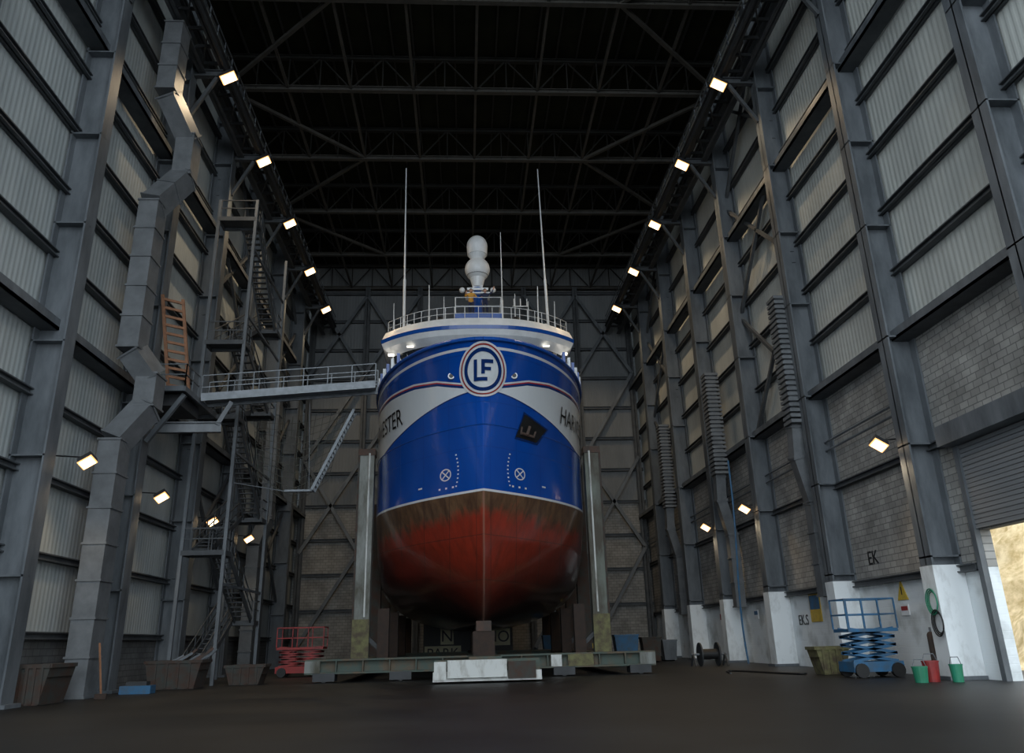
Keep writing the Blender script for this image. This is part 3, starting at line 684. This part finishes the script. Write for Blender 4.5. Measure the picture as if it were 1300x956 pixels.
for c,k in (((16.1,28.5,2.5),'gr'),((16.08,28.35,1.8),'black')):
    for j in range(3):
        r=.26+.04*j; n=20
        for i in range(n):
            a0=2*math.pi*i/n;a1=2*math.pi*(i+1)/n; b.cyl((c[0]-.03*j,c[1]+r*math.cos(a0),c[2]+1.25*r*math.sin(a0)),(c[0]-.03*j,c[1]+r*math.cos(a1),c[2]+1.25*r*math.sin(a1)),.022,k,6)
b.done('hose_coil')
b=B(); pr=None
for i in range(25):
    t=i/24; q=(16.0-.25*math.sin(t*3),48.0-.5*math.sin(t*5),11.5*(1-t)+.05)
    if pr: b.cyl(pr,q,.055,'lift_blue',8)
    pr=q
b.done('hanging_hose')
b=B(); pr=None
for i in range(30):
    t=i/29; q=(11.5+2.4*t,37.5+2.5*math.sin(t*5),.04)
    if pr: b.cyl(pr,q,.04,'black',8)
    pr=q
b.done('floor_hose')
b=B()
b.mm((8.3,61,.85),(10.4,62,.95),'steel'); 
for x in (8.4,10.3):
    for y in (61.1,61.9): b.mm((x-.05,y-.05,0),(x+.05,y+.05,.85),'steel')
b.mm((8.6,61.1,.95),(9.1,61.6,1.3),'yellow'); b.mm((9.5,61.1,.95),(10.0,61.7,1.25),'red'); b.done('workbench')
# ------------------------------------------------------------------ people
def person(loc,top,pose):
    x0,y0,z0=loc
    J={'pel':(0,0,.95),'sp':(0,0,1.15),'ch':(0,-.01,1.36),'nk':(0,0,1.5),'hd':(0,-.01,1.56),
       'hl':(-.1,0,.9),'kl':(-.11,-.03,.5),'al':(-.11,0,.09),'tl':(-.12,-.16,.04),'hr':(.1,0,.9),'kr':(.12,-.02,.5),'ar':(.13,.02,.09),'tr':(.15,-.14,.04),
       'sl':(-.19,0,1.43),'sr':(.19,0,1.43)}
    J.update(pose)
    rad={'pel':.15,'sp':.135,'ch':.155,'nk':.06,'hd':.055,'hl':.095,'kl':.065,'al':.045,'tl':.04,'hr':.095,'kr':.065,'ar':.045,'tr':.04,'sl':.07,'sr':.07,'el':.048,'er':.048,'wl':.032,'wr':.032,'pl':.036,'pr':.036}
    E=[('pel','sp'),('sp','ch'),('ch','nk'),('nk','hd'),('pel','hl'),('hl','kl'),('kl','al'),('al','tl'),('pel','hr'),('hr','kr'),('kr','ar'),('ar','tr'),('ch','sl'),('sl','el'),('el','wl'),('wl','pl'),('ch','sr'),('sr','er'),('er','wr'),('wr','pr')]
    for s in 'lr':
        w=Vector(J['w'+s]); dirn=(w-Vector(J['e'+s])).normalized(); pm=w+dirn*.07; J['p'+s]=tuple(pm)
        side=dirn.cross(Vector((0,1,0))).normalized()
        for i,(o,l) in enumerate(((-.03,.07),(-.01,.085),(.01,.08),(.03,.06))):
            a=pm+side*o+dirn*.03; c=a+dirn*l+Vector((0,-.02,0)); J[f'f{s}{i}a']=tuple(a); J[f'f{s}{i}b']=tuple(c); rad[f'f{s}{i}a']=.01; rad[f'f{s}{i}b']=.008
            E+= [('p'+s,f'f{s}{i}a'),(f'f{s}{i}a',f'f{s}{i}b')]
        t=pm-side*.06+dirn*.02; J['t'+s+'h']=tuple(t); rad['t'+s+'h']=.01; E.append(('w'+s,'t'+s+'h'))
    names=list(J); me=bpy.data.meshes.new('body'); me.from_pydata([J[n] for n in names],[(names.index(a),names.index(c)) for a,c in E],[])
    o=bpy.data.objects.new('body',me); S.collection.objects.link(o)
    sk=o.modifiers.new('s','SKIN'); sk.use_smooth_shade=True
    for i,n in enumerate(names):
        me.skin_vertices[0].data[i].radius=(rad[n],rad[n]*(.75 if n in('pel','sp','ch') else 1)); me.skin_vertices[0].data[i].use_root=(n=='pel')
    su=o.modifiers.new('u','SUBSURF'); su.levels=1; su.render_levels=1
    bpy.context.view_layer.update()
    m2=bpy.data.meshes.new_from_object(o.evaluated_get(bpy.context.evaluated_depsgraph_get())); bpy.data.objects.remove(o)
    m2.materials.clear()
    for k in (top,'navy','skin','black'): m2.materials.append(M[k])
    for p in m2.polygons:
        c=p.center; p.use_smooth=True
        near=min((c-Vector(J[n])).length for n in ('wl','wr','pl','pr'))
        hi=min((c-Vector(J['wl'])).length-(c-Vector(J['el'])).length,(c-Vector(J['wr'])).length-(c-Vector(J['er'])).length)
        p.material_index=2 if (hi<-.15 or near<.06) else (2 if c.z>1.49 and abs(c.x)<.1 else (0 if c.z>.9 else (3 if c.z<.1 else 1)))
    e=empty('person',loc)
    bo=bpy.data.objects.new('body',m2); S.collection.objects.link(bo); bo.parent=e
    b=B(); h=(x0,y0-.02,z0+1.66)
    b.ball(h,.095,'skin',20,14,1.25); b.ball((h[0],h[1]+.015,h[2]+.03),.102,'hair',20,12,1.15,zmin=-.1)
    b.cyl((h[0],h[1]-.09,h[2]+.02),(h[0],h[1]-.12,h[2]-.02),.012,'skin',8,.02)
    for s in(-1,1): b.ball((h[0]+s*.035,h[1]-.088,h[2]+.02),.012,'black',8,6); b.ball((h[0]+s*.097,h[1]+.01,h[2]),.02,'skin',8,6,1.5)
    b.box((h[0],h[1]-.088,h[2]-.055),(.045,.015,.01),'red'); b.done('head',e,smooth=True)
    return e
person((CX-.42,44.75,19.75),'hivis',{'el':(-.36,-.05,1.25),'wl':(-.3,-.22,1.42),'er':(.34,-.08,1.2),'wr':(.22,-.28,1.12)})
person((CX+.42,44.75,19.75),'navy',{'el':(-.34,-.06,1.2),'wl':(-.24,-.28,1.12),'er':(.4,-.02,1.5),'wr':(.5,-.05,1.76)})
# ------------------------------------------------------------------ light
w=bpy.data.worlds.new('sky'); S.world=w; w.use_nodes=True; bg=w.node_tree.nodes['Background']; bg.inputs[0].default_value=(.82,.92,1,1); bg.inputs[1].default_value=3.6
def portal(name,loc,rot,sx,sy):
    l=bpy.data.lights.new(name,'AREA'); l.shape='RECTANGLE'; l.size=sx; l.size_y=sy; l.cycles.is_portal=True
    o=bpy.data.objects.new(name,l); S.collection.objects.link(o); o.location=loc; o.rotation_euler=rot
portal('door_portal',((XL+XR)/2,Y0,19.4),(math.pi/2,0,0),XR-XL,38.8)
portal('side_door_portal',(XR+.2,(D0+D1)/2,DH/2),(math.pi/2,0,math.pi/2),D1-D0,DH)
# ------------------------------------------------------------------ camera
cam=bpy.data.cameras.new('camera'); co=bpy.data.objects.new('camera',cam); S.collection.objects.link(co); S.camera=co
cam.sensor_width=36; cam.lens=36*1029/1300; cam.shift_y=-45/1300; cam.clip_end=500
Xr=Vector((.99824,.00476,-.05903)).normalized(); Yr=Vector((-.0537,-.3475,-.9361)); Yr=(Yr-Xr*Yr.dot(Xr)).normalized(); Zr=Xr.cross(Yr)
R=Matrix((Xr,Yr,Zr)); co.matrix_world=Matrix.Translation((0,0,1.6))@R.to_4x4()
S.view_settings.view_transform='Standard'
